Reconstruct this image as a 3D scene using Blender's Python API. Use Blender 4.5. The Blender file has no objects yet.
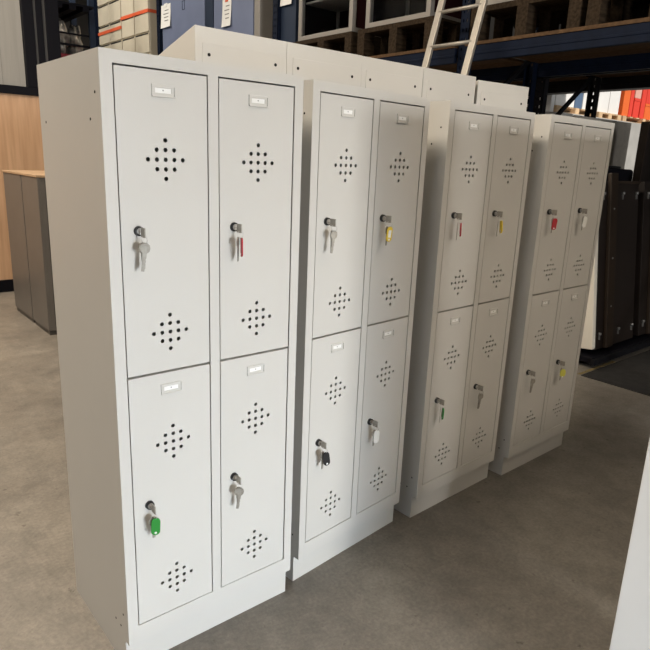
import bpy, bmesh, math, random
from mathutils import Vector, Matrix
random.seed(7)
S = bpy.context.scene
COL = S.collection
PI = math.pi

# ------------------------------------------------------------------ materials
def mat(name, col, rough=.5, metal=0.0, var=0.0, scale=8.0, bump=0.0, bscale=60.0, stretch=(1, 1, 1), col2=None, detail=4.0, spec=.5):
    m = bpy.data.materials.new(name); m.use_nodes = True
    nt = m.node_tree; b = nt.nodes['Principled BSDF']
    b.inputs['Base Color'].default_value = (*col, 1)
    b.inputs['Roughness'].default_value = rough
    b.inputs['Metallic'].default_value = metal; b.inputs['Specular IOR Level'].default_value = spec
    tc = nt.nodes.new('ShaderNodeTexCoord'); mp = nt.nodes.new('ShaderNodeMapping')
    mp.inputs['Scale'].default_value = stretch
    nt.links.new(tc.outputs['Object'], mp.inputs['Vector'])
    if var or col2:
        n = nt.nodes.new('ShaderNodeTexNoise'); n.inputs['Scale'].default_value = scale; n.inputs['Detail'].default_value = detail
        nt.links.new(mp.outputs['Vector'], n.inputs['Vector'])
        r = nt.nodes.new('ShaderNodeValToRGB')
        c2 = col2 if col2 else tuple(min(1, c * (1 + var)) for c in col)
        c1 = col if col2 else tuple(c * (1 - var) for c in col)
        r.color_ramp.elements[0].color = (*c1, 1); r.color_ramp.elements[0].position = .35
        r.color_ramp.elements[1].color = (*c2, 1); r.color_ramp.elements[1].position = .65
        nt.links.new(n.outputs['Fac'], r.inputs['Fac']); nt.links.new(r.outputs['Color'], b.inputs['Base Color'])
    if bump:
        n2 = nt.nodes.new('ShaderNodeTexNoise'); n2.inputs['Scale'].default_value = bscale; n2.inputs['Detail'].default_value = 3
        nt.links.new(mp.outputs['Vector'], n2.inputs['Vector'])
        bp = nt.nodes.new('ShaderNodeBump'); bp.inputs['Strength'].default_value = bump; bp.inputs['Distance'].default_value = .01
        nt.links.new(n2.outputs['Fac'], bp.inputs['Height']); nt.links.new(bp.outputs['Normal'], b.inputs['Normal'])
    return m

M = {}
M['locker'] = mat('locker_paint', (.60, .585, .55), .42, var=.012, scale=3, bump=.02, bscale=220)
M['white_paint'] = mat('white_paint', (.80, .785, .76), .4, var=.01, scale=3)
M['card'] = mat('paper_card', (.86, .86, .84), .6)
M['ink'] = mat('ink', (.010, .010, .010), .7, spec=.1)
M['black_plastic'] = mat('black_plastic', (.012, .012, .013), .35)
M['chrome'] = mat('chrome', (.62, .61, .59), .28, .9)
M['steel'] = mat('nickel_key', (.40, .375, .33), .5, .6, var=.12, scale=80)
M['red_tag'] = mat('red_plastic', (.42, .02, .03), .35)
M['green_tag'] = mat('green_plastic', (.022, .25, .035), .4)
M['yellow_tag'] = mat('yellow_plastic', (.80, .58, .05), .35)
M['lime_tag'] = mat('lime_plastic', (.62, .60, .10), .35)
M['white_tag'] = mat('white_plastic', (.85, .84, .8), .35)
M['wood'] = mat('beech_laminate', (.54, .33, .195), .5, stretch=(14, 14, .8), col2=(.65, .415, .255), scale=2.2, detail=6)
M['black_frame'] = mat('black_frame', (.006, .006, .009), .55, spec=.1)
M['blind'] = mat('grey_blind', (.30, .29, .27), .7, var=.05, scale=30, stretch=(1, 1, .05))
M['cab_grey'] = mat('anthracite_cabinet', (.135, .125, .115), .4, var=.05, scale=4)
M['cab_dark'] = mat('dark_tambour', (.06, .057, .054), .4)
M['cab_top'] = mat('cabinet_wood_top', (.50, .34, .21), .5, var=.1, scale=12)
M['cream'] = mat('cream_steel', (.62, .57, .46), .45, var=.04, scale=4)
M['orange_strap'] = mat('orange_strap', (.75, .13, .05), .5)
M['blue'] = mat('blue_steel', (.17, .205, .32), .45, var=.05, scale=3)
M['navy'] = mat('navy_panel', (.022, .034, .062), .5, var=.1, scale=3, spec=.2)
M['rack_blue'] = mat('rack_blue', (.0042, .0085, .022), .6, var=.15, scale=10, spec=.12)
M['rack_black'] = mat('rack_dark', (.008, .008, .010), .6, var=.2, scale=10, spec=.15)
M['galv'] = mat('galvanised', (.35, .35, .35), .4, .7, var=.1, scale=20)
M['chip'] = mat('chipboard', (.10, .058, .03), .85, var=.2, scale=30, spec=.2)
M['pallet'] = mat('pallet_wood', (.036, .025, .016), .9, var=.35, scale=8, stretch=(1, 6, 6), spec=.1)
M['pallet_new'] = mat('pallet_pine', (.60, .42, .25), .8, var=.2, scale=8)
M['frame_grey'] = mat('satin_frame', (.30, .28, .255), .45, .2, var=.03, scale=5)
M['dark_in'] = mat('dark_interior', (.010, .009, .011), .9, var=.2, scale=3, spec=.05)
M['wine'] = mat('wine_red', (.035, .010, .012), .7, spec=.1)
M['alu'] = mat('aluminium', (.38, .35, .305), .42, .45, var=.04, scale=20)
M['brown'] = mat('dark_brown_panel', (.012, .0075, .0055), .5, var=.15, scale=2.0)
M['brown_post'] = mat('brown_post', (.028, .018, .011), .5, var=.1, scale=4)
M['beige_edge'] = mat('ivory_panel', (.68, .64, .56), .5)
M['grey_box'] = mat('grey_felt', (.46, .42, .365), .8, var=.06, scale=20)
M['mat_black'] = mat('rubber_mat', (.018, .017, .016), .85, var=.2, scale=14, bump=.2)
M['yellow_paint'] = mat('yellow_paint', (.22, .17, .07), .8, var=.3, scale=40)
M['box_white'] = mat('white_carton', (.85, .84, .82), .6, var=.02, scale=3)
M['box_red'] = mat('red_crate', (.80, .06, .035), .5, var=.05, scale=3)
M['box_orange'] = mat('orange_crate', (.85, .16, .03), .5, var=.05, scale=3)
M['box_blue'] = mat('slate_crate', (.10, .16, .26), .5, var=.05, scale=3)
M['box_pink'] = mat('salmon_carton', (.75, .42, .34), .6)
M['film'] = mat('stretch_film', (.30, .285, .26), .16, .35, var=.5, scale=6, bump=1.0, bscale=14)
M['red_steel'] = mat('red_steel', (.22, .012, .02), .45)
M['wall'] = mat('hall_wall', (.09, .087, .084), .8, var=.05, scale=2)
M['ceiling'] = mat('hall_ceiling', (.05, .05, .05), .8, var=.1, scale=2)
M['concrete_out'] = mat('yard_concrete', (.40, .39, .37), .9, var=.1, scale=3)
M['lamp_body'] = mat('lamp_body', (.7, .7, .7), .5)

def floor_mat():
    m = mat('polished_concrete', (.30, .262, .218), .5, bump=.05, bscale=90)
    nt = m.node_tree; b = nt.nodes['Principled BSDF']
    tc = nt.nodes.new('ShaderNodeTexCoord')
    def noise(sc, det, rough=.5):
        n = nt.nodes.new('ShaderNodeTexNoise'); n.inputs['Scale'].default_value = sc; n.inputs['Detail'].default_value = det
        n.inputs['Roughness'].default_value = rough
        nt.links.new(tc.outputs['Object'], n.inputs['Vector']); return n
    def ramp(n, p0, c0, p1, c1):
        r = nt.nodes.new('ShaderNodeValToRGB'); e = r.color_ramp.elements
        e[0].position = p0; e[0].color = (*c0, 1); e[1].position = p1; e[1].color = (*c1, 1)
        nt.links.new(n.outputs['Fac'], r.inputs['Fac']); return r
    def mul(a, c, f=1.0):
        x = nt.nodes.new('ShaderNodeMixRGB'); x.blend_type = 'MULTIPLY'; x.inputs['Fac'].default_value = f
        nt.links.new(a.outputs['Color'], x.inputs['Color1']); nt.links.new(c.outputs['Color'], x.inputs['Color2']); return x
    base = ramp(noise(1.6, 7, .65), .32, (.165, .148, .128), .68, (.262, .236, .202))
    mott = ramp(noise(9, 9, .75), .30, (.70, .70, .70), .70, (1.18, 1.17, 1.15))
    fine = ramp(noise(70, 4, .7), .25, (.74, .74, .74), .75, (1.2, 1.2, 1.2))
    spot = ramp(noise(17, 3, .55), .27, (.42, .40, .38), .325, (1, 1, 1))
    pale = ramp(noise(23, 4, .6), .68, (1, 1, 1), .74, (1.30, 1.29, 1.27))
    out = mul(mul(mul(mul(base, mott, .9), fine, 1), spot, .75), pale, .7)
    nt.links.new(out.outputs['Color'], b.inputs['Base Color'])
    rr = ramp(noise(4, 5), .3, (.38, .38, .38), .7, (.60, .60, .60))
    nt.links.new(rr.outputs['Color'], b.inputs['Roughness'])
    return m
M['floor'] = floor_mat()

def glass_mat():
    m = bpy.data.materials.new('tinted_glass'); m.use_nodes = True
    b = m.node_tree.nodes['Principled BSDF']
    b.inputs['Base Color'].default_value = (.86, .88, .9, 1); b.inputs['Roughness'].default_value = .03
    b.inputs['Transmission Weight'].default_value = 1; b.inputs['IOR'].default_value = 1.2
    return m
M['glass'] = glass_mat()

# ------------------------------------------------------------------ mesh helpers
class MB:
    """collects shapes, then links them as ONE mesh object"""
    def __init__(s): s.bm = bmesh.new(); s.mi = 0
    def _tag(s, geom):
        for f in geom:
            if isinstance(f, bmesh.types.BMFace): f.material_index = s.mi
    def box(s, x0, x1, y0, y1, z0, z1, rot=None):
        if x1 < x0: x0, x1 = x1, x0
        if y1 < y0: y0, y1 = y1, y0
        if z1 < z0: z0, z1 = z1, z0
        v = [s.bm.verts.new(p) for p in ((x0,y0,z0),(x1,y0,z0),(x1,y1,z0),(x0,y1,z0),(x0,y0,z1),(x1,y0,z1),(x1,y1,z1),(x0,y1,z1))]
        for q in ((0,3,2,1),(4,5,6,7),(0,1,5,4),(1,2,6,5),(2,3,7,6),(3,0,4,7)):
            s.bm.faces.new([v[i] for i in q]).material_index = s.mi
        if rot is not None:
            for w in v: w.co = rot @ w.co
        return s
    def prism(s, pts, n, depth):
        """closed outline pts extruded along vector n*depth"""
        n = Vector(n) * depth
        a = [s.bm.verts.new(p) for p in pts]; b = [s.bm.verts.new(Vector(p) + n) for p in pts]
        s.bm.faces.new(a[::-1]).material_index = s.mi; s.bm.faces.new(b).material_index = s.mi
        for i in range(len(a)):
            j = (i + 1) % len(a); s.bm.faces.new((a[i], a[j], b[j], b[i])).material_index = s.mi
        return s
    def bar(s, p, q, w, h, up=(0, 0, 1)):
        p, q = Vector(p), Vector(q); d = (q - p).normalized()
        sd = d.cross(Vector(up))
        if sd.length < 1e-4: sd = d.cross(Vector((1, 0, 0)))
        sd.normalize(); u = sd.cross(d)
        s.prism([p + sd * a * w / 2 + u * b * h / 2 for a, b in ((-1,-1),(1,-1),(1,1),(-1,1))], d, (q - p).length)
        return s
    def cyl(s, p, q, r, r2=None, n=20):
        p, q = Vector(p), Vector(q); d = (q - p).normalized(); r2 = r if r2 is None else r2
        a = d.orthogonal().normalized(); b = d.cross(a)
        A = [s.bm.verts.new(p + (a*math.cos(t) + b*math.sin(t)) * r) for t in [2*PI*i/n for i in range(n)]]
        B = [s.bm.verts.new(q + (a*math.cos(t) + b*math.sin(t)) * r2) for t in [2*PI*i/n for i in range(n)]]
        s.bm.faces.new(A[::-1]).material_index = s.mi; s.bm.faces.new(B).material_index = s.mi
        for i in range(n):
            j = (i + 1) % n; f = s.bm.faces.new((A[i], A[j], B[j], B[i])); f.material_index = s.mi; f.smooth = True
        return s
    def torus(s, c, ax, R, r, n=20, k=8):
        c = Vector(c); ax = Vector(ax).normalized(); a = ax.orthogonal().normalized(); b = ax.cross(a)
        rings = []
        for i in range(n):
            t = 2*PI*i/n; o = a*math.cos(t) + b*math.sin(t)
            rings.append([s.bm.verts.new(c + o*(R + r*math.cos(2*PI*j/k)) + ax*r*math.sin(2*PI*j/k)) for j in range(k)])
        for i in range(n):
            for j in range(k):
                f = s.bm.faces.new((rings[i][j], rings[(i+1)%n][j], rings[(i+1)%n][(j+1)%k], rings[i][(j+1)%k])); f.smooth = True; f.material_index = s.mi
        return s
    def build(s, name, m, parent=None, bevel=0.0, seg=2):
        bmesh.ops.recalc_face_normals(s.bm, faces=s.bm.faces[:])
        me = bpy.data.meshes.new(name); s.bm.to_mesh(me); s.bm.free()
        for mm in (m if isinstance(m, (list, tuple)) else [m]): me.materials.append(mm)
        o = bpy.data.objects.new(name, me); COL.objects.link(o)
        if parent is not None: o.parent = parent
        if bevel:
            b = o.modifiers.new('bevel', 'BEVEL'); b.width = bevel; b.segments = seg; b.limit_method = 'ANGLE'; b.angle_limit = .6
        return o

def bake(o):
    """replace the mesh by its evaluated one, so that copies stay light"""
    dg = bpy.context.evaluated_depsgraph_get()
    me = bpy.data.meshes.new_from_object(o.evaluated_get(dg), depsgraph=dg)
    o.modifiers.clear(); o.data = me
    return o

def tag(o, label=None, cat=None, group=None, kind=None):
    if label: o['label'] = label
    if cat: o['category'] = cat
    if group: o['group'] = group
    if kind: o['kind'] = kind
    return o

def empty(name, loc, rz=0.0, label=None, cat=None, group=None):
    o = bpy.data.objects.new(name, None); COL.objects.link(o)
    o.location = loc; o.rotation_euler = (0, 0, rz); o.empty_display_size = .1
    return tag(o, label, cat, group)

def copy_tree(o, parent=None):
    kids = [c for c in o.children]
    c = o.copy(); COL.objects.link(c)
    if parent is not None:
        c.parent = parent; c.matrix_parent_inverse = o.matrix_parent_inverse.copy()
    for k in kids: copy_tree(k, c)
    return c

def struct(name, mb, m, bevel=0): return tag(mb.build(name, m, None, bevel), kind='structure')

# ------------------------------------------------------------------ camera
cam = bpy.data.cameras.new('camera'); co = bpy.data.objects.new('camera', cam); COL.objects.link(co)
yaw, pitch, roll = .8686961613, -.2621433510, .0399506951
fw = Vector((math.cos(yaw)*math.cos(pitch), math.sin(yaw)*math.cos(pitch), math.sin(pitch)))
rt = fw.cross(Vector((0, 0, 1))).normalized(); up = rt.cross(fw)
r2 = rt*math.cos(roll) + up*math.sin(roll); u2 = -rt*math.sin(roll) + up*math.cos(roll)
mw = Matrix((r2, u2, -fw)).transposed().to_4x4(); mw.translation = Vector((-.58272, -1.55296, 1.56864))
co.matrix_world = mw
cam.sensor_width = 36; cam.sensor_fit = 'HORIZONTAL'; cam.lens = 617.549/650*36; cam.clip_end = 200; cam.clip_start = .05
S.camera = co

# ------------------------------------------------------------------ the hall
struct('floor', MB().box(-8, 9, -10, 16, -.2, 0), M['floor'])
cm = MB().box(-8, 9, -10, 16, 6.5, 6.7)
for i in range(18): cm.box(-8, 9, -9.8 + i*1.45, -9.6 + i*1.45, 6.25, 6.5)
struct('ceiling', cm, M['ceiling'])
struct('wall_left', MB().box(-8.2, -8, -10, 16, 0, 6.5), M['wall'])
struct('wall_back', MB().box(-8, 9, 16, 16.2, 0, 6.5), M['wall'])
wr = MB().box(9, 9.2, -10, 1.6, 0, 6.5).box(9, 9.2, 8, 16, 0, 6.5).box(9, 9.2, 1.6, 8, 2.74, 6.5)
struct('wall_right', wr, M['wall'])
tag(MB().box(9.2, 22, -6, 14, -.2, 0).build('ground', M['concrete_out']), kind='structure')
struct('trim_dock', MB().box(9.35, 16, 4.35, 7.2, 0, 2.485), M['concrete_out'])

# wooden partition with a black framed window
struct('wall_partition', MB().box(-4, 1.80, 5.90, 6.0, .135, 2.105), M['wood'])
struct('baseboard_partition', MB().box(-4, 1.80, 5.885, 6.015, 0, .135), M['black_frame'])
pw = empty('window_1', (0, 5.90, 2.105)); tag(pw, kind='structure')
fr = MB().box(-4, 1.80, -.02, .12, 0, .085)
for x0, x1 in ((1.435, 1.545), (1.57, 1.635), (1.665, 1.80), (-.6, -.5)): fr.box(x0, x1, -.02, .12, .085, 2.4)
fr.box(-4, 1.80, -.02, .12, 2.4, 2.5)
fr.build('window_frame', M['black_frame'], pw, .004)
bl = MB()
for k in range(24): bl.box(-4 + k*.2265, -4 + k*.2265 + .224, .05, .056, .085, 2.4)
bl.build('blind', M['blind'], pw)
gl = MB()
for x0, x1 in ((1.545, 1.57), (1.635, 1.665)): gl.box(x0, x1, .0, .05, .085, 2.4)
gl.build('grey_strip', M['cab_dark'], pw)
# front wall with the big door opening
struct('wall_front', MB().box(-8, -2.2, -10.2, -10, 0, 6.5).box(3.2, 9, -10.2, -10, 0, 6.5).box(-2.2, 3.2, -10.2, -10, 3.6, 6.5), M['wall'])

# ------------------------------------------------------------------ front row lockers
W, D, H, PH, PIN = .61, .4924, 1.8024, .1084, .027
DL, DR, DT, D1, D2, DB, ZT = .0318, .5796, 1.7722, .2897, .3207, .167, .968
T = .004
def door_mesh(w, h):
    """sheet door with two diamonds of real ventilation holes; origin at its lower left front edge"""
    o = MB().box(0, w, 0, .0016, 0, h).build('door', M['locker'])
    c = MB()
    for zc in (.1165, .5835):
        for r in range(-2, 3):
            for k in range(-(2 - abs(r)), 3 - abs(r)):
                x, z = w*.5 + .003 + k*.0245, zc - .0045 + r*.0245
                c.cyl((x, -.02, z), (x, .04, z), .0058, n=14)
    cut = c.build('cutter', M['ink'])
    b = o.modifiers.new('holes', 'BOOLEAN'); b.operation = 'DIFFERENCE'; b.object = cut; b.solver = 'EXACT'
    bake(o); bpy.data.objects.remove(cut)
    bm = bmesh.new(); bm.from_mesh(o.data); t = MB(); t.bm.free(); t.bm = bm       # folded edges behind the sheet
    t.box(0, .0015, .0016, .018, 0, h).box(w - .0015, w, .0016, .018, 0, h).box(.0015, w - .0015, .0016, .018, 0, .0015).box(.0015, w - .0015, .0016, .018, h - .0015, h)
    bm.to_mesh(o.data); bm.free()
    return o
def holder_parts(door, w, lx):
    hm = MB(); a, b = w*.5 - .031, w*.5 + .031; z0, z1 = .734, .763
    hm.box(a, b, -.003, .001, z0, z0 + .0085).box(a, b, -.003, .001, z1 - .0085, z1)
    hm.box(a, a + .009, -.003, .001, z0 + .0085, z1 - .0085).box(b - .009, b, -.003, .001, z0 + .0085, z1 - .0085)
    hm.box(b - .002, b + .003, -.006, .001, z0, z1 - .004).box(a, b + .003, -.006, -.003, z0 - .002, z0 + .002)
    hm.build('label_holder', M['locker'], door, .0008)
    cd = MB(); cd.box(a + .009, b - .009, -.0016, .001, z0 + .0085, z1 - .0085)
    cd.mi = 1; cd.box(w*.5 - .002, w*.5 + .002, -.0019, -.0016, (z0 + z1)/2 - .0012, (z0 + z1)/2 + .0022)
    cd.build('label_card', [M['card'], M['galv']], door)
    lk = MB(); lk.cyl((lx, .002, .397), (lx, -.009, .397), .0135, .0125, 28)
    lk.mi = 1; lk.cyl((lx, -.009, .397), (lx, -.0105, .397), .0085, n=24)
    lk.build('lock', [M['black_plastic'], M['chrome']], door)

def make_locker(name='locker'):
    r = empty(name, (0, 0, 0))
    b = MB()
    b.box(0, T, .0, D, PH, H).box(W - T, W, 0, D, PH, H)                 # side panels
    b.box(T, W - T, 0, D, H - T, H).box(T, W - T, .02, D, PH, PH + T)    # top, bottom
    b.box(T, W - T, D - T, D, PH + T, H - T)                             # back
    b.box(W/2 - .002, W/2 + .002, .02, D - T, PH + T, H - T)             # divider
    b.box(T, W/2 - .002, .02, D - T, ZT - .002, ZT + .002).box(W/2 + .002, W - T, .02, D - T, ZT - .002, ZT + .002)
    b.box(T, DL, 0, .02, PH, H - T).box(DR, W - T, 0, .02, PH, H - T)    # stiles
    b.box(DL, DR, 0, .02, DT, H - T).box(DL, DR, 0, .02, PH, DB)         # rails
    b.box(D1, D2, 0, .02, DB, DT)                                        # mullion
    b.build('body', M['locker'], r)
    p = MB(); p.box(0, W, PIN, PIN + T, 0, PH).box(0, T, PIN + T, D, 0, PH).box(W - T, W, PIN + T, D, 0, PH).box(T, W - T, D - T, D, 0, PH)
    p.build('plinth', M['locker'], r)
    for x, s in ((0, -1), (W, 1)):
        for y, z in ((.036, 1.705), (.076, 1.643), (.44, 1.642), (.036, .20), (.06, .145), (.10, .145)):
            MB().cyl((x, y, z), (x + s*.0006, y, z), .0036, n=12).build('rivet_hole', M['ink'], r)
    g = .0034
    proto = door_mesh(D1 - DL - 2*g, DT - ZT - .0085); proto.parent = r
    w = D1 - DL - 2*g
    holder_parts(proto, w, .0465)
    first = True
    for x in (DL + g, D2 + g):
        for z in (ZT + .004, DB + .0022):
            d = proto if first else copy_tree(proto, r); first = False
            d.location = (x, .0008, z); d.scale = (1, 1, 1)
    return r
FR = [(0, 0, 0), (.6692, .0277, .0973), (1.3599, .0586, .0337), (2.0479, .0466, .0142)]
FL = ['pale grey four-door locker nearest the camera, leftmost of the front row',
      'pale grey four-door locker with yellow, black and white key tags, second from left',
      'pale grey four-door locker with red, yellow and green key tags, third from left',
      'pale grey four-door locker at the right end, beside the dark brown panels']
L0 = make_locker()
lockers = []
for i, (x, y, a) in enumerate(FR):
    o = L0 if i == 0 else copy_tree(L0)
    o.location = (x, y, 0); o.rotation_euler = (0, 0, a)
    tag(o, FL[i], 'locker', 'four-door lockers in the front row'); lockers.append(o)

# the row across the aisle: only the near corner of the first one is in view
AX, AY = .979, -.990
def plain_cabinet(x0, x1, y0, y1, h, label, AR=0.0):
    u, v = (x0 + x1)/2 - AX, (y0 + y1)/2 - AY
    r = empty('steel_cabinet', (AX + u*math.cos(AR) - v*math.sin(AR), AY + u*math.sin(AR) + v*math.cos(AR), 0), AR, label, 'locker')
    a, b = (x1 - x0)/2, (y1 - y0)/2
    MB().box(-a, a, -b, b, .10, h).build('body', M['white_paint'], r, .002)
    MB().box(-a + .01, a - .01, -b + .01, b - .04, 0, .10).build('plinth', M['white_paint'], r)
    for x0, x1 in ((-a + .004, -.002), (.002, a - .004)):
        d = MB().box(x0, x1, -b - .018, -b, .104, h - .004).build('door', M['white_paint'], r, .002)
        MB().cyl(((x0 + x1)/2 + .06, -b - .018, 1.0), ((x0 + x1)/2 + .06, -b - .030, 1.0), .012).build('lock', M['black_plastic'], d)
    return r
plain_cabinet(.979, 1.365, -1.48, -.990, 1.80, 'white steel cabinet cut off at the lower right corner, its plain side facing left', math.radians(15.5))
plain_cabinet(1.545, 2.20, -1.50, -1.008, 1.80, 'unseen white steel cabinet added right of the cut-off one to shade the lockers')  # out of view, added to keep the daylight off the right-hand lockers
plain_cabinet(2.215, 2.95, -1.50, -1.008, 1.80, 'unseen white steel cabinet added at the far end across the aisle for shade')  # also unseen, added for the shade it casts across the aisle

# ------------------------------------------------------------------ keys in the locks
def key_outline(blade=.028, bow=.0115):
    pts = []
    for k in range(13):
        t = math.radians(-70 + k*320/12 + 0); pts.append((bow*math.sin(t + PI/1.0)*.95, bow*math.cos(t + PI)))
    return pts
def spare_key(mb, top, ang, twist, L=.030):
    """flat key hanging from the ring: rounded bow, notched blade"""
    top = (top[0], top[1], top[2] + .002)
    prof = [(-.0035, -.002), (.0035, -.002), (.009, -.006), (.0105, -.012), (.009, -.018), (.0042, -.022), (.0042, -.022 - L*.25),
            (.0030, -.022 - L*.33), (.0042, -.022 - L*.42), (.0028, -.022 - L*.58), (.0040, -.022 - L*.72), (.0022, -.022 - L),
            (-.0042, -.022 - L), (-.0042, -.022), (-.009, -.018), (-.0105, -.012), (-.009, -.006)]
    R = Matrix.Translation(Vector(top)) @ Matrix.Rotation(twist, 4, 'Z') @ Matrix.Rotation(ang, 4, 'Y')
    mb.prism([R @ Vector((x*1.25, -.001, z*1.4)) for x, z in prof], (R.to_3x3() @ Vector((0, 1, 0))), .002)
def tag_shape(mb, top, ang, twist, w=.026, h=.055, th=.0045, round_=False, window=None):
    pts = []
    n = 8
    if round_:
        for k in range(28):
            t = 2*PI*k/28; pts.append((w*.62*math.sin(t), -h*.5 + h*.42*math.cos(t)))
    else:
        r = w*.49
        for cx, cz, a0 in ((w/2 - r, -r, 0), (w/2 - r, -h + r, 90), (-w/2 + r, -h + r, 180), (-w/2 + r, -r, 270)):
            for k in range(n + 1):
                t = math.radians(a0 + 90*k/n); pts.append((cx + r*math.sin(t), cz + r*math.cos(t)))
    R = Matrix.Translation(Vector(top)) @ Matrix.Rotation(twist, 4, 'Z') @ Matrix.Rotation(ang, 4, 'Y')
    nrm = R.to_3x3() @ Vector((0, 1, 0))
    mb.mi = 0
    mb.prism([R @ Vector((x, -th/2, z)) for x, z in pts], nrm, th)
    mb.mi = 1                                            # eyelet at the lower end
    mb.prism([R @ Vector((w*.15*math.sin(2*PI*k/10), -th/2 - .0006, -h*.86 + w*.15*math.cos(2*PI*k/10))) for k in range(10)], nrm, th + .0012)
    mb.mi = 0
    if window:
        mb.mi = 1
        mb.prism([R @ Vector((x, -th/2 - .0006, z)) for x, z in ((-w*.26, -h*.24), (w*.26, -h*.24), (w*.26, -h*.72), (-w*.26, -h*.72))], nrm, th + .0012)
        mb.mi = 0
def key_set(lk, col, row, label, tagm=None, tw=0.2, round_=False, window=None, two=True, ang=.05, fob=True, turn=0.0, rod=False):
    """key in the cylinder, ring, spare key and coloured fob; local frame: origin at the lock face"""
    x = (DL if col == 0 else D2) + .0028 + .0465
    z = (ZT if row == 0 else DB) + .0028 + .397
    L = lockers[lk]; c, s = math.cos(L.rotation_euler.z), math.sin(L.rotation_euler.z)
    y = .0008 - .0105
    r = empty('key_bunch', (L.location.x + x*c - y*s, L.location.y + x*s + y*c, z), L.rotation_euler.z, label, 'keys', 'key bunches hanging in the locker locks')
    m = MB(); m.box(-.0042, .0042, -.008, .004, -.001, .001)
    m.box(-.0016, .0016, -.033, -.008, -.0125, .0125)
    m.build('inserted_key', M['steel'], r, .0008)
    MB().torus((0, -.027, -.017), (1, .25, 0), .0105, .0009, 22, 6).build('key_ring', M['chrome'], r)
    top = (-.001, -.0235, -.0245)
    if tagm is not None:
        MBt = MB(); tag_shape(MBt, (top[0] + .003, top[1] - .006, top[2] - .001), ang, tw, round_=round_, window=window)
        MBt.build('key_tag', [tagm, M['card']], r, .0006)
    k = MB(); spare_key(k, (top[0] - .003, top[1] + .005, top[2]), -.06, tw*.4 + .25); k.build('spare_key', M['steel'], r)
    if tagm is None:
        k = MB(); spare_key(k, (top[0] + .004, top[1] - .003, top[2]), .12, tw*.4 - .45, .034); k.build('spare_key', M['steel'], r)
    return r
key_set(0, 0, 0, 'two plain silver keys on a ring, upper left door of the nearest locker')
key_set(0, 1, 0, 'keys with narrow red tag, upper right door of the nearest locker', M['red_tag'], 1.15)
key_set(0, 0, 1, 'keys with oval bright green tag, lower left door of the nearest locker', M['green_tag'], -.35)
key_set(0, 1, 1, 'two plain silver keys, lower right door of the nearest locker', None, -.2)
key_set(1, 0, 0, 'two plain silver keys, upper left door of the second locker from the left', None, .7)
key_set(1, 1, 0, 'keys with yellow tag with a pale label, upper right door of second locker', M['yellow_tag'], -.1, window=True, ang=.12)
key_set(1, 0, 1, 'keys with black tag, lower left door of second locker from the left', M['black_plastic'], -.3, ang=-.15)
key_set(1, 1, 1, 'keys with white tag, lower right door of second locker from the left', M['white_tag'], -.3)
key_set(2, 0, 0, 'keys with red tag seen edge on, upper left door of the third locker', M['red_tag'], .75, ang=.25)
key_set(2, 1, 0, 'keys with amber yellow tag seen edge on, upper right door of the third locker', M['yellow_tag'], .95, ang=.2)
key_set(2, 0, 1, 'keys with dark green tag, lower left door of the third locker', M['green_tag'], .9, ang=-.1)
key_set(2, 1, 1, 'two plain silver keys, lower right door of the third locker', None, .2)
key_set(3, 0, 0, 'keys with broad red tag, upper left door of the far right locker', M['red_tag'], -.3, ang=.12)
key_set(3, 1, 0, 'keys with white tag, upper right door of the far right locker', M['white_tag'], -.2, ang=.15)
key_set(3, 0, 1, 'two plain silver keys, lower left door of the far right locker', None, .3)
key_set(3, 1, 1, 'keys with round yellow green tag, lower right door of the far right locker', M['lime_tag'], -.5, round_=True)

# ------------------------------------------------------------------ back row: sloping-top lockers, backs to the front row
BW, BH, SL = .405, 2.012, .246
def make_back_locker():
    r = empty('sloping_top_locker', (0, 0, 0))
    w, d = BW, .5
    pts = [(0, 0, .10), (0, d, .10), (0, d, BH - SL*d), (0, 0, BH)]
    MB().prism(pts, (1, 0, 0), w).build('body', M['locker'], r, .0025)
    MB().box(.03, w - .03, -.0022, .001, .16, BH - .055).build('back_panel', M['locker'], r, .001)
    MB().box(0, w, .0, d - .03, 0, .10).build('plinth', M['locker'], r)
    MB().box(.02, w - .02, d, d + .012, .14, BH - SL*d - .03).build('door', M['locker'], r, .001)
    for x in (.055, w - .055):
        MB().cyl((x, -.0022, BH - .093), (x, -.0032, BH - .093), .0062, n=14).build('mounting_hole', M['ink'], r)
    return r
B0 = make_back_locker()
BL = ['sloping-top grey locker at the left end of the back row, slanted side showing',
      'sloping-top grey locker in the back row below the navy board, second from left',
      'sloping-top grey locker in the middle of the back row beside the dark gap',
      'sloping-top grey locker in the back row at the foot of the ladder',
      'sloping-top grey locker at the right end of the back row']
for i, (x, y, z) in enumerate(((.573, .594, 0), (.979, .594, 0), (1.388, .600, 0), (1.796, .600, 0), (2.222, .600, -.012))):
    o = B0 if i == 0 else copy_tree(B0)
    o.location = (x, y, 0)
    if z: o.scale = (1, 1, (BH + z)/BH); o.rotation_euler.z = math.radians(-6)
    tag(o, BL[i], 'locker', 'sloping-top lockers in the back row')

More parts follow.
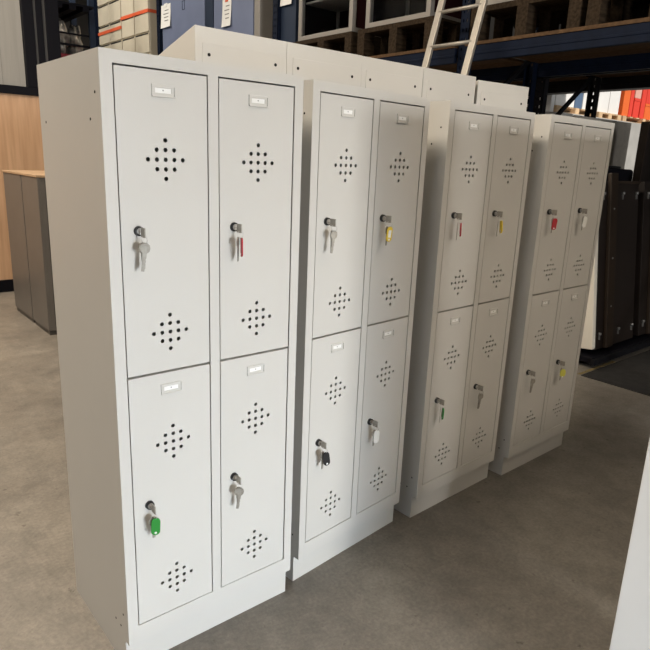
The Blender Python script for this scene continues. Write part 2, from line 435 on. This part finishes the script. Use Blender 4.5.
# ------------------------------------------------------------------ pallet racking
def perforated_upright(mb, x, y, z1, flip=1, w=.10, d=.075, z0=0.0):
    """C-shaped post, open at the back, with a line of slots down its face"""
    t = .004; xf = x if flip > 0 else x + d
    x0, x1 = sorted((xf, xf + flip*t))
    mb.box(x0, x1, y, y + .026, z0, z1).box(x0, x1, y + .038, y + w - .038, z0, z1).box(x0, x1, y + w - .026, y + w, z0, z1)
    n = int((z1 - z0)/.075)
    for c in (y + .026, y + w - .038):
        for i in range(n + 1):
            za = z0 + i*.075; mb.box(x0, x1, c, c + .012, za, min(za + .048, z1 + .001))
    mb.box(x, x + d, y, y + t, z0, z1).box(x, x + d, y + w - t, y + w, z0, z1)
def pallet_rack(X, ys, z_beam, zt, label, mu, mb_, y_over=0.0, deck=True, decktop=2.575, depth=1.1):
    r = empty('pallet_rack', (X, ys[0], 0), 0, label, 'racking')
    for y in ys:
        for xx, fl in ((0, 1), (depth - .075, -1)):
            m = MB(); perforated_upright(m, xx, y - ys[0] - .05, zt, fl); m.build('upright', mu, r)
            MB().box(xx - .02, xx + .095, y - ys[0] - .07, y - ys[0] + .07, 0, .006).build('foot_plate', mu, r)
        z = .35; k = 0
        while z + .75 < zt:
            a, b = (.04, depth - .04) if k % 2 == 0 else (depth - .04, .04)
            MB().bar((a, y - ys[0], z), (b, y - ys[0], z + .75), .03, .04).build('brace', M['rack_black'], r)
            z += .75; k += 1
    for a, b in zip(ys[:-1], ys[1:]):
        for zb in z_beam:
            for xx in (-.045, depth):
                MB().box(xx, xx + .045, a - ys[0] + .05, b - ys[0] - .05, zb - .125, zb).box(xx - .004, xx + .05, a - ys[0] + .05, b - ys[0] - .05, zb - .075, zb - .055).build('beam', mb_, r, .004)
            if deck:
                m = MB(); n = 5
                for q in range(n):
                    x0 = -.052 + q*(depth + .085)/n
                    m.box(x0, x0 + (depth + .085)/n - .012, a - ys[0] + .06, b - ys[0] - .06, zb, zb + .026)
                m.build('deck', M['chip'], r)
    return r
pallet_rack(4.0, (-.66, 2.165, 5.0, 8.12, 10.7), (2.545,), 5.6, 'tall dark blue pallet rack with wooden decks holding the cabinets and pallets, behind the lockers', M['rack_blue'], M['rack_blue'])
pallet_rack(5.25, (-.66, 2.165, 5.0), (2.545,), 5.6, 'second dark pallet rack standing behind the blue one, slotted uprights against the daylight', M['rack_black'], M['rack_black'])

ZD = 2.572
def make_pallet(lx, ly, m, h=.20, name='pallet'):
    r = empty(name, (0, 0, 0))
    bh = h - .066
    for i in range(3):
        yy = -ly/2 + i*(ly - .10)/2
        MB().box(-lx/2, lx/2, yy, yy + .10, 0, .022).build('bottom_board', m, r)
        for k in range(3):
            xx = -lx/2 + k*(lx - .14)/2
            MB().box(xx, xx + .14, yy, yy + .10, .022, .022 + bh).build('block', m, r)
    for k in range(3):
        xx = -lx/2 + k*(lx - .14)/2
        MB().box(xx, xx + .14, -ly/2, ly/2, .022 + bh, .044 + bh).build('stringer', m, r)
    for k in range(7):
        xx = -lx/2 + k*(lx - .12)/6
        MB().box(xx, xx + .12, -ly/2, ly/2, .044 + bh, h).build('deck_board', m, r)
    return r

# framed glass cabinets on pallets
def glass_cabinet(y0, y1, z, h, label, x0=4.03, d=.6):
    r = empty('glass_cabinet', (x0, y0, z), 0, label, 'cabinet', 'framed glass cabinets on the rack')
    w = y1 - y0; f = .055
    m = MB()
    for y in (0, w - f):
        m.box(0, f, y, y + f, 0, h).box(d - f, d, y, y + f, 0, h)
    for z0 in (0, h - f):
        m.box(0, f, f, w - f, z0, z0 + f).box(d - f, d, f, w - f, z0, z0 + f)
        m.box(f, d - f, 0, f, z0, z0 + f).box(f, d - f, w - f, w, z0, z0 + f)
    m.build('frame', M['frame_grey'], r, .003)
    MB().box(.02, .026, f, w - f, f, h - f).build('glass_pane', M['glass'], r)
    MB().box(d - .03, d - .02, f, w - f, f, h - f).build('back_panel', M['dark_in'], r)
    MB().box(f, d - f, .01, .02, f, h - f).build('side_panel', M['wine'], r)
    MB().box(f, d - f, w - .02, w - .01, f, h - f).build('side_panel', M['dark_in'], r)
    MB().box(.06, d - .04, .03, w - .03, .01, .02).build('floor_panel', M['dark_in'], r)
    for q in (.42, .95, 1.45):
        MB().box(.08, d - .04, .03, w - .03, q*h/2.0, q*h/2.0 + .02).build('shelf', M['frame_grey'], r)
    return r
P0 = None
PL = ['worn wooden pallet under the left glass cabinet on the rack', 'worn wooden pallet under the middle glass cabinet on the rack', 'worn wooden pallet right of the ladder on the rack', 'worn wooden pallet at the far right of the rack deck, nothing but darkness above']
CY = ((3.66, 4.58), (2.60, 3.46), (1.15, 2.10))
CLs = ('grey-framed glass cabinet on the rack next to the navy panel', 'grey-framed glass cabinet on the rack just left of the ladder', 'grey-framed glass cabinet on the rack behind and right of the ladder')
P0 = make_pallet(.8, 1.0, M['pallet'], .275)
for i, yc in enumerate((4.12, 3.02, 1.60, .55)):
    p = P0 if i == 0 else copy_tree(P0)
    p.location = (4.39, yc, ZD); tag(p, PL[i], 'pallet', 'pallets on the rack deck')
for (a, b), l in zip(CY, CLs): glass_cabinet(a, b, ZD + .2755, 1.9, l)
gb = empty('wooden_crate', (4.43, .55, ZD + .2755), 0, 'dark wooden crate on the pallet at the upper right edge', 'crate')
m = MB(); m.box(-.36, .36, -.45, .45, 0, .05); m.build('base', M['pallet'], gb)
for k in range(5): MB().box(-.38, -.36, -.45, .45, .02 + k*.14, .14 + k*.14).build('slat', M['pallet'], gb)
MB().box(-.36, .36, -.45, .45, .05, .75).build('body', M['dark_in'], gb)

# blue cabinets with paper tags
def blue_cabinet(y0, y1, x0, label, m, tags, h=1.9, handle=None, name='blue_cabinet', doors=1):
    r = empty(name, (x0, (y0 + y1)/2, ZD), 0, label, 'cabinet', 'blue cabinets on the rack')
    w = (y1 - y0)/2
    MB().box(.02, .5, -w, w, 0, h).build('body', m, r, .003)
    dw = (2*w - .03)/doors
    for k in range(doors):
        MB().box(0, .02, -w + .012 + k*(dw + .006), -w + .012 + k*(dw + .006) + dw - .006, .03, h - .03).build('door', m, r, .003)
    if handle:
        hy, hz = handle
        hm = MB(); hm.box(-.004, 0, hy - .04, hy + .04, hz - .06, hz - .052).box(-.004, 0, hy - .04, hy + .04, hz + .052, hz + .06).box(-.004, 0, hy - .04, hy - .032, hz - .052, hz + .052).box(-.004, 0, hy + .032, hy + .04, hz - .052, hz + .052)
        hm.build('handle', M['navy'], r)
    return r
blue_cabinet(6.72, 8.06, 4.03, 'blue steel cabinet beside the cream cabinets, white paper tag at its upper left', M['blue'], (), handle=(7.34 - 7.39, 1.06))
blue_cabinet(5.50, 6.50, 4.03, 'blue steel cabinet left of the navy panel, paper tag in its middle', M['blue'], ())
tag(MB().box(4.03, 4.5, 6.505, 6.715, ZD, 4.45).build('navy_board', M['navy'], None, .004), 'narrow dark navy board between the two blue cabinets', 'board')
tag(MB().box(4.02, 4.5, 5.36, 5.48, ZD, 4.45).build('beige_post', M['frame_grey'], None, .01), 'grey beige post standing right of the blue cabinets', 'post')
tag(MB().box(4.05, 4.5, 4.66, 4.945, ZD, 4.45).build('navy_board', M['navy'], None, .004), 'dark navy board left of the framed glass cabinets, under a paper tag', 'board')
def paper_tag(y0, y1, z0, z1, label, mark=None, x=4.03):
    r = empty('paper_tag', (x, (y0 + y1)/2, z0), 0, label, 'tag', 'paper tags on the cabinets'); w = (y1 - y0)/2; h = z1 - z0
    pm = MB(); n = 8
    vs = []
    for i in range(n + 1):
        t = i/n; off = -.006 - .02*t*t
        off2 = off - .003
        vs.append((off, -w + .02*(1 - t)*0, h*(1 - t)))
    pts = [(o_, 0, z) for o_, _, z in vs] + [(o_ + .0025, 0, z) for o_, _, z in reversed(vs)]
    pm.prism([(a, -w, c) for a, b, c in pts], (0, 1, 0), 2*w)
    pm.build('paper', M['card'], r)
    tm = MB(); tm.box(-.012, -.0005, -w*.3, w*.3, h*.90, h*1.04); tm.build('adhesive_strip', M['orange_strap' if mark else 'card'], r)
    for k in range(4):
        zz = h*(.28 + .15*k); t = 1 - zz/h; o_ = -.006 - .02*t*t
        MB().box(o_ - .002, o_ + .001, -w*.6, w*(.2 + .3*((k*7) % 3)/2), zz, zz + .012).build('printed_line', M['galv'], r)
    return r
paper_tag(7.74, 8.05, 3.40, 3.72, 'white paper tag on the left edge of the blue cabinet by the cream ones')
paper_tag(6.02, 6.24, 3.20, 3.53, 'white paper tag with orange sticker on the right blue cabinet', True)
paper_tag(4.72, 4.94, 3.27, 3.62, 'white paper tag hanging over the navy board left of the glass cabinets', None, 4.05)

# cream cabinets with straps
def cream_cabinet(y0, y1, cols, label):
    r = empty('cream_cabinet', (4.02, (y0 + y1)/2, ZD), 0, label, 'cabinet', 'cream steel cabinets on the rack')
    w = (y1 - y0)/2 - .008
    MB().box(.02, .50, -w, w, 0, 2.1).build('body', M['cream'], r, .003)
    zs = [0.02, .22, .538, .848, 1.158, 1.498, 1.80, 2.08]
    cw = 2*w/cols
    for c in range(cols):
        for a, b in zip(zs[:-1], zs[1:]):
            y = -w + c*cw
            dr = MB().box(0, .02, y + .006, y + cw - .006, a + .012, b - .012).build('drawer', M['cream'], r, .002)
            MB().box(-.002, .004, y + .05*cw, y + cw*.95, b - .034, b - .014).build('grip_slot', M['black_plastic'], dr)
    return r
cream_cabinet(9.59, 10.642, 2, 'wide cream steel drawer cabinet at the far left of the rack, low orange strap')
cream_cabinet(9.05, 9.585, 1, 'narrow cream steel drawer cabinet in the middle of the strapped cream ones')
cream_cabinet(8.50, 9.045, 1, 'narrow cream steel drawer cabinet next to the blue cabinet, grey side showing')
def strap(y0, y1, z0, z1, label):
    m = MB()
    m.prism([(4.008, y0, z0), (4.008, y1, z1), (4.008, y1, z1 + .05), (4.008, y0, z0 + .05)], (1, 0, 0), .005)
    m.box(4.008, 4.535, y0 - .006, y0 - .001, z0, z0 + .05)
    m.box(4.008, 4.535, y1 + .001, y1 + .006, z1, z1 + .05)
    tag(m.build('strap', M['orange_strap']), label, 'strap', 'orange straps around the cream cabinets')
strap(8.505, 9.58, 3.70, 3.715, 'orange strap around the two narrow cream cabinets')
strap(9.60, 10.638, 3.585, 3.585, 'orange strap around the wide cream cabinet')

# wrapped bundle on a red shelf at the far left
sh = empty('red_shelf', (3.1, 9.4, 0), 0, 'black steel shelf with a red beam carrying the wrapped bundles at the far upper left', 'shelf')
MB().box(-.95, .25, -.40, .5, 2.86, 2.99).build('red_beam', M['red_steel'], sh, .004)
for x in (-.94, .17):
    for y in (-.38, .44): MB().box(x, x + .085, y, y + .06, 0, 4.6).build('post', M['navy'], sh)
rf = MB()
for k in range(7): rf.box(-1.2 + k*.2, -1.10 + k*.2, -.6, .8, 3.60, 3.66)
rf.box(-1.3, .17, -.6, .8, 3.66, 3.69); rf.build('roof_sheet', M['black_frame'], sh)
rl = MB().bar((-.9, -.33, 3.14), (.17, -.33, 3.14), .03, .03).bar((-.3, -.33, 2.99), (-.3, -.33, 3.3), .03, .03).bar((-.9, -.33, 3.3), (.17, -.33, 3.3), .025, .025)
rl.build('guard_rail', M['black_frame'], sh)

def wrapped(x, y, z, rx, ry, rz, seed, label):
    rnd = random.Random(seed); bm = bmesh.new()
    bmesh.ops.create_icosphere(bm, subdivisions=4, radius=1)
    ph = [rnd.uniform(0, 6) for _ in range(6)]
    for v in bm.verts:
        c = v.co; k = 1 + .10*math.sin(5*c.z + ph[0] + 3*c.x) + .08*math.sin(9*c.x + ph[1]) + .06*math.sin(11*c.z + 7*c.y + ph[2])
        q = max(abs(c.x), abs(c.y), abs(c.z)); k *= .6 + .4/q*.85
        v.co = Vector((c.x*rx*k, c.y*ry*k, max(-1, c.z*k)*rz + rz))
    for f in bm.faces: f.smooth = True
    o = MB(); o.bm.free(); o.bm = bm
    ob = o.build('wrapped_bundle', M['film']); ob.location = (x, y, z)
    tag(ob, label, 'bundle', 'film-wrapped bundles on the red shelf'); return ob
wrapped(2.50, 9.42, 2.99, .215, .22, .31, 1, 'crumpled film-wrapped bundle, leftmost on the red shelf')
wrapped(2.88, 9.38, 2.99, .15, .22, .29, 2, 'crumpled film-wrapped bundle in the middle of the red shelf')
wrapped(3.165, 9.50, 2.99, .115, .2, .26, 3, 'crumpled film-wrapped bundle next to the dark shelf post by the cream cabinets')

# ------------------------------------------------------------------ ladder
ld = empty('ladder', (3.02, 2.07, 0), 0, 'aluminium ladder leaning against the rack behind the lockers', 'ladder')
def LP(z, y): return Vector((3.66 + .28*(z - 2.3) - 3.02, y - 2.07, z))
for y in (1.842, 2.292):
    MB().bar(LP(.02, y), LP(3.55, y), .028, .062, up=(0, 1, 0)).build('rail', M['alu'], ld, .004)
    MB().bar(LP(0.005, y), LP(.05, y), .034, .07, up=(0, 1, 0)).build('foot', M['black_plastic'], ld)
z = .27 + .0
while z < 3.5:
    MB().cyl(LP(z, 1.85), LP(z, 2.285), .016, n=12).build('rung', M['alu'], ld); z += .2818

# ------------------------------------------------------------------ dark brown panels on a dolly, right
dl = empty('dolly', (4.95, 1.10, 0), 0, 'low black dolly under the dark brown panels at right', 'dolly')
MB().prism([(-.55, -.090, .092), (-.55, .085, 1.44), (-.55, .47, 1.44), (-.55, .47, .092)], (1, 0, 0), 1.6).build('backrest', M['black_frame'], dl)
MB().box(-.78, 1.2, -.40, .48, .045, .092).build('platform', M['black_frame'], dl, .004)
MB().box(-.80, 1.2, -.43, -.40, .035, .085).build('bumper', M['rack_black'], dl, .004)
for x in (-.68, 1.05):
    for y in (-.33, .33): MB().cyl((x, y - .02, .023), (x, y + .02, .023), .023).build('wheel', M['black_plastic'], dl)
def brown_unit(x0, x1, label, edge=True):
    r = empty('brown_panel_unit', (x0, .735, .126), 0, label, 'cabinet', 'dark brown panel units on the dolly'); w = x1 - x0; h = 1.375; r.rotation_euler.x = math.radians(-7.2)
    MB().box(.10, w, .02, .25, 0, h).build('body', M['brown'], r, .003)
    MB().box(.24, .36, -.012, .02, 0, h + .06).build('post', M['brown_post'], r, .006)
    MB().box(.36, w, .004, .02, h - .02, h).build('top_trim', M['brown_post'], r)
    if edge:
        MB().box(.03, .062, .0, .25, .02, h).build('end_panel', M['beige_edge'], r, .002)
        MB().box(.064, .098, .01, .25, .02, h).build('end_panel', M['beige_edge'], r, .002)
    for k in range(3):
        x = .17 + k*(w - .22)/2 if k != 1 else .50
        for z in (.13, h - .10):
            m = MB(); m.cyl((x, .0, z), (x, .02, z), .012, n=12); m.box(x - .004, x + .004, .008, .02, z - .05, z)
            m.build('hook', M['galv'], r)
    for z in (.35, .75, 1.15): MB().cyl((.30, -.016, z), (.30, -.011, z), .008, n=10).build('bolt', M['galv'], r)
    return r
brown_unit(4.20, 5.00, 'dark brown panel unit with ivory edge right of the last locker')
brown_unit(5.01, 5.9, 'dark brown panel unit at the right edge of the photo', False)
cs = empty('black_case', (5.05, 1.325, 1.441), 0, 'flat black padded case lying on top of the dolly behind the brown panels', 'case')
MB().box(-.60, .40, -.14, .27, 0, .145).build('body', M['black_frame'], cs, .03, 4)
MB().box(-.55, .22, -.10, .22, .145, .17).build('lid', M['black_plastic'], cs, .012, 3)
gp = empty('grey_panel', (6.1, 1.80, 0), 0, 'upright grey felt panel standing behind the brown panels', 'panel')
MB().box(-.62, .58, .06, .10, .14, 2.09).build('board', M['grey_box'], gp, .006)
MB().box(-.62, .60, .055, .105, .10, .14).build('foot_rail', M['black_frame'], gp)
for x in (-.5, .45): MB().box(x, x + .06, -.05, .2, 0, .10).build('foot', M['black_frame'], gp)
bp = empty('brown_board', (5.56, 1.20, 1.441), 0, 'dark brown upright board at the right edge beside the grey panel', 'board')
gpb = MB().box(.01, .5, -.015, .015, .0, .56).build('board', M['brown'], bp, .004)
MB().box(-.01, .01, -.03, .04, 0, .58).build('edge_bracket', M['brown_post'], bp)
tag(MB().box(3.95, 6.1, -1.2, .66, 0, .006).build('floor_mat', M['mat_black']), 'black rubber floor mat in front of the brown panels', 'mat')
tag(MB().box(3.97, 4.55, .675, .70, 0, .002).build('floor_stripe', M['yellow_paint']), 'worn yellow stripe on the floor by the dolly', 'stripe')

# ------------------------------------------------------------------ yard beyond the opening
ZK = 2.485
def yard_pallet(x0, x1, label):
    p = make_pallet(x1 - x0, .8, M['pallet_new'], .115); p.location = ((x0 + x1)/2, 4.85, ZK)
    tag(p, label, 'pallet', 'pine pallets in the yard')
yard_pallet(9.42, 10.75, 'pine pallet under the white and slate cartons in the sunlit yard')
yard_pallet(10.85, 11.72, 'pine pallet under the two tall white cartons right of the slotted post')
yard_pallet(11.80, 13.6, 'pine pallet under the red and orange crates in the sunlit yard')
def crate(x0, x1, z0, z1, m, label, lid=True, cat='crate', name='crate', y=4.5):
    r = empty(name, ((x0 + x1)/2, y, z0), 0, label, cat, 'crates and cartons in the yard'); w = (x1 - x0)/2 - .006; h = z1 - z0
    MB().box(-w, w, 0, .6, 0, h - .05).build('body', m, r, .01)
    MB().box(-w - .004, w + .004, -.004, .604, h - .05, h).build('lid', m, r, .006)
    return r
zb = ZK + .1155
crate(9.30, 9.42, ZK + .001, zb + .55, M['box_white'], 'white carton at the far left of the yard beside the dark upright', name='carton', cat='carton')
crate(9.43, 10.05, zb, zb + .85, M['box_white'], 'white carton left of the slate crate in the yard', name='carton', cat='carton')
crate(10.06, 10.32, zb, zb + .85, M['box_blue'], 'slate blue crate between white cartons in the yard')
crate(10.33, 10.74, zb, zb + .85, M['box_white'], 'white carton between the slate crate and the slotted post', name='carton', cat='carton')
crate(10.88, 11.27, zb, zb + .85, M['box_white'], 'tall white carton just right of the slotted post', name='carton', cat='carton')
crate(11.28, 11.68, zb, zb + .85, M['box_white'], 'tall white carton left of the orange crate', name='carton', cat='carton')
crate(11.82, 12.08, zb, zb + .85, M['box_orange'], 'orange crate next to the tall white carton')
crate(12.09, 12.24, zb, zb + .85, M['box_red'], 'narrow red crate right of the first orange crate')
crate(12.27, 12.53, zb, zb + .36, M['box_red'], 'red crate beneath the salmon carton')
crate(12.27, 12.53, zb + .3605, zb + .70, M['box_pink'], 'salmon carton stacked on a red crate', name='carton', cat='carton')
crate(12.57, 12.76, zb, zb + .85, M['box_red'], 'red crate between the salmon carton and low orange crate')
crate(12.77, 13.10, zb, zb + .30, M['box_orange'], 'low orange crate under a red one at the right of the yard')
crate(12.77, 13.10, zb + .3005, zb + .85, M['box_red'], 'red crate stacked on the low orange crate')
crate(13.11, 13.5, zb, zb + .85, M['box_red'], 'red crate at the right edge of the photo')

# ------------------------------------------------------------------ low grey cabinets by the partition
def tambour(y0, y1, label, x0=.905, x1=1.30, h=1.335):
    r = empty('tambour_cabinet', ((x0 + x1)/2, (y0 + y1)/2, 0), 0, label, 'cabinet', 'low grey tambour cabinets'); a, b = (x1 - x0)/2, (y1 - y0)/2
    m = MB(); m.box(-a, -a + .02, -b, b, .04, h).box(a - .02, a, -b, b, .04, h).box(-a + .02, a - .02, b - .02, b, .04, h)
    m.box(-a + .02, a - .02, -b, b - .02, h - .02, h).box(-a + .02, a - .02, -b, b - .02, .04, .08).box(-a + .02, -a + .06, -b, -b + .018, .08, h - .02)
    m.build('body', M['cab_grey'], r, .003)
    m = MB()
    n = 22
    for k in range(n):
        xx = -a + .045 + k*(2*a - .09)/n; m.box(xx, xx + (2*a - .09)/n - .004, -b + .02, -b + .032, .08, h - .02)
    m.build('tambour_door', M['cab_dark'], r)
    MB().box(-a + .02, -a + .045, -b + .005, -b + .03, .08, h - .02).build('guide_rail', M['cab_dark'], r)
    MB().box(-a + .01, a - .01, -b + .01, b - .01, 0, .04).build('base', M['cab_dark'], r)
    MB().box(-a - .006, a + .006, -b - .006, b + .002, h, h + .02).build('wooden_top', M['cab_top'], r, .003)
    return r
tambour(3.895, 4.36, 'low dark grey tambour cabinet closest to the first locker, left')
tambour(4.385, 4.98, 'low dark grey tambour cabinet further back towards the wood partition')

# ------------------------------------------------------------------ light
def area(name, loc, target, sx, sy, power, col=(1, 1, 1), spread=PI):
    l = bpy.data.lights.new(name, 'AREA'); l.shape = 'RECTANGLE'; l.size = sx; l.size_y = sy; l.energy = power; l.color = col; l.spread = spread
    o = bpy.data.objects.new(name, l); COL.objects.link(o); o.location = loc
    o.rotation_euler = (Vector(target) - Vector(loc)).to_track_quat('-Z', 'Y').to_euler(); return o
area('door_daylight', (1.35, -9.2, 2.15), (.6, 0, 1.1), 1.3, .8, 400, (1, .99, .965))
area('low_fill', (.25, -4.0, .60), (.25, 0, .05), 1.5, .45, 12.5, (.74, .87, 1), math.radians(62))  # added fill in mid hall, brightens the locker bottoms; not at the door
area('overhead_light', (-1.2, 2.8, 6.1), (-1.2, 2.8, 0), 1.0, 6.0, 640, (1, .876, .714))
area('overhead_light', (1.8, -3.4, 5.6), (1.8, 0, .9), 4.5, .6, 38, (1, .84, .66), math.radians(100))
area('overhead_light', (.6, 9.3, 6.1), (.9, 9.3, 0), 1.0, 4.5, 285, (1, .92, .80))  # added fill, no known lamp here; brightens the cream and blue cabinets
area('window_daylight', (-7.6, -2.5, 3.0), (0, -1.0, 1.0), 4.0, 2.0, 60, (.85, .92, 1))
sun = bpy.data.lights.new('sun', 'SUN'); sun.energy = 5.0; sun.angle = .01; sun.color = (1, .95, .88)
so = bpy.data.objects.new('sun', sun); COL.objects.link(so)
so.rotation_euler = Vector((.12, .55, -.82)).to_track_quat('-Z', 'Y').to_euler()
w = bpy.data.worlds.new('world'); S.world = w; w.use_nodes = True
w.node_tree.nodes['Background'].inputs['Color'].default_value = (.86, .93, 1, 1)
w.node_tree.nodes['Background'].inputs['Strength'].default_value = .22
S.view_settings.view_transform = 'Standard'; S.view_settings.look = 'None'; S.view_settings.gamma = 1; S.view_settings.exposure = 0
S.view_settings.use_curve_mapping = False
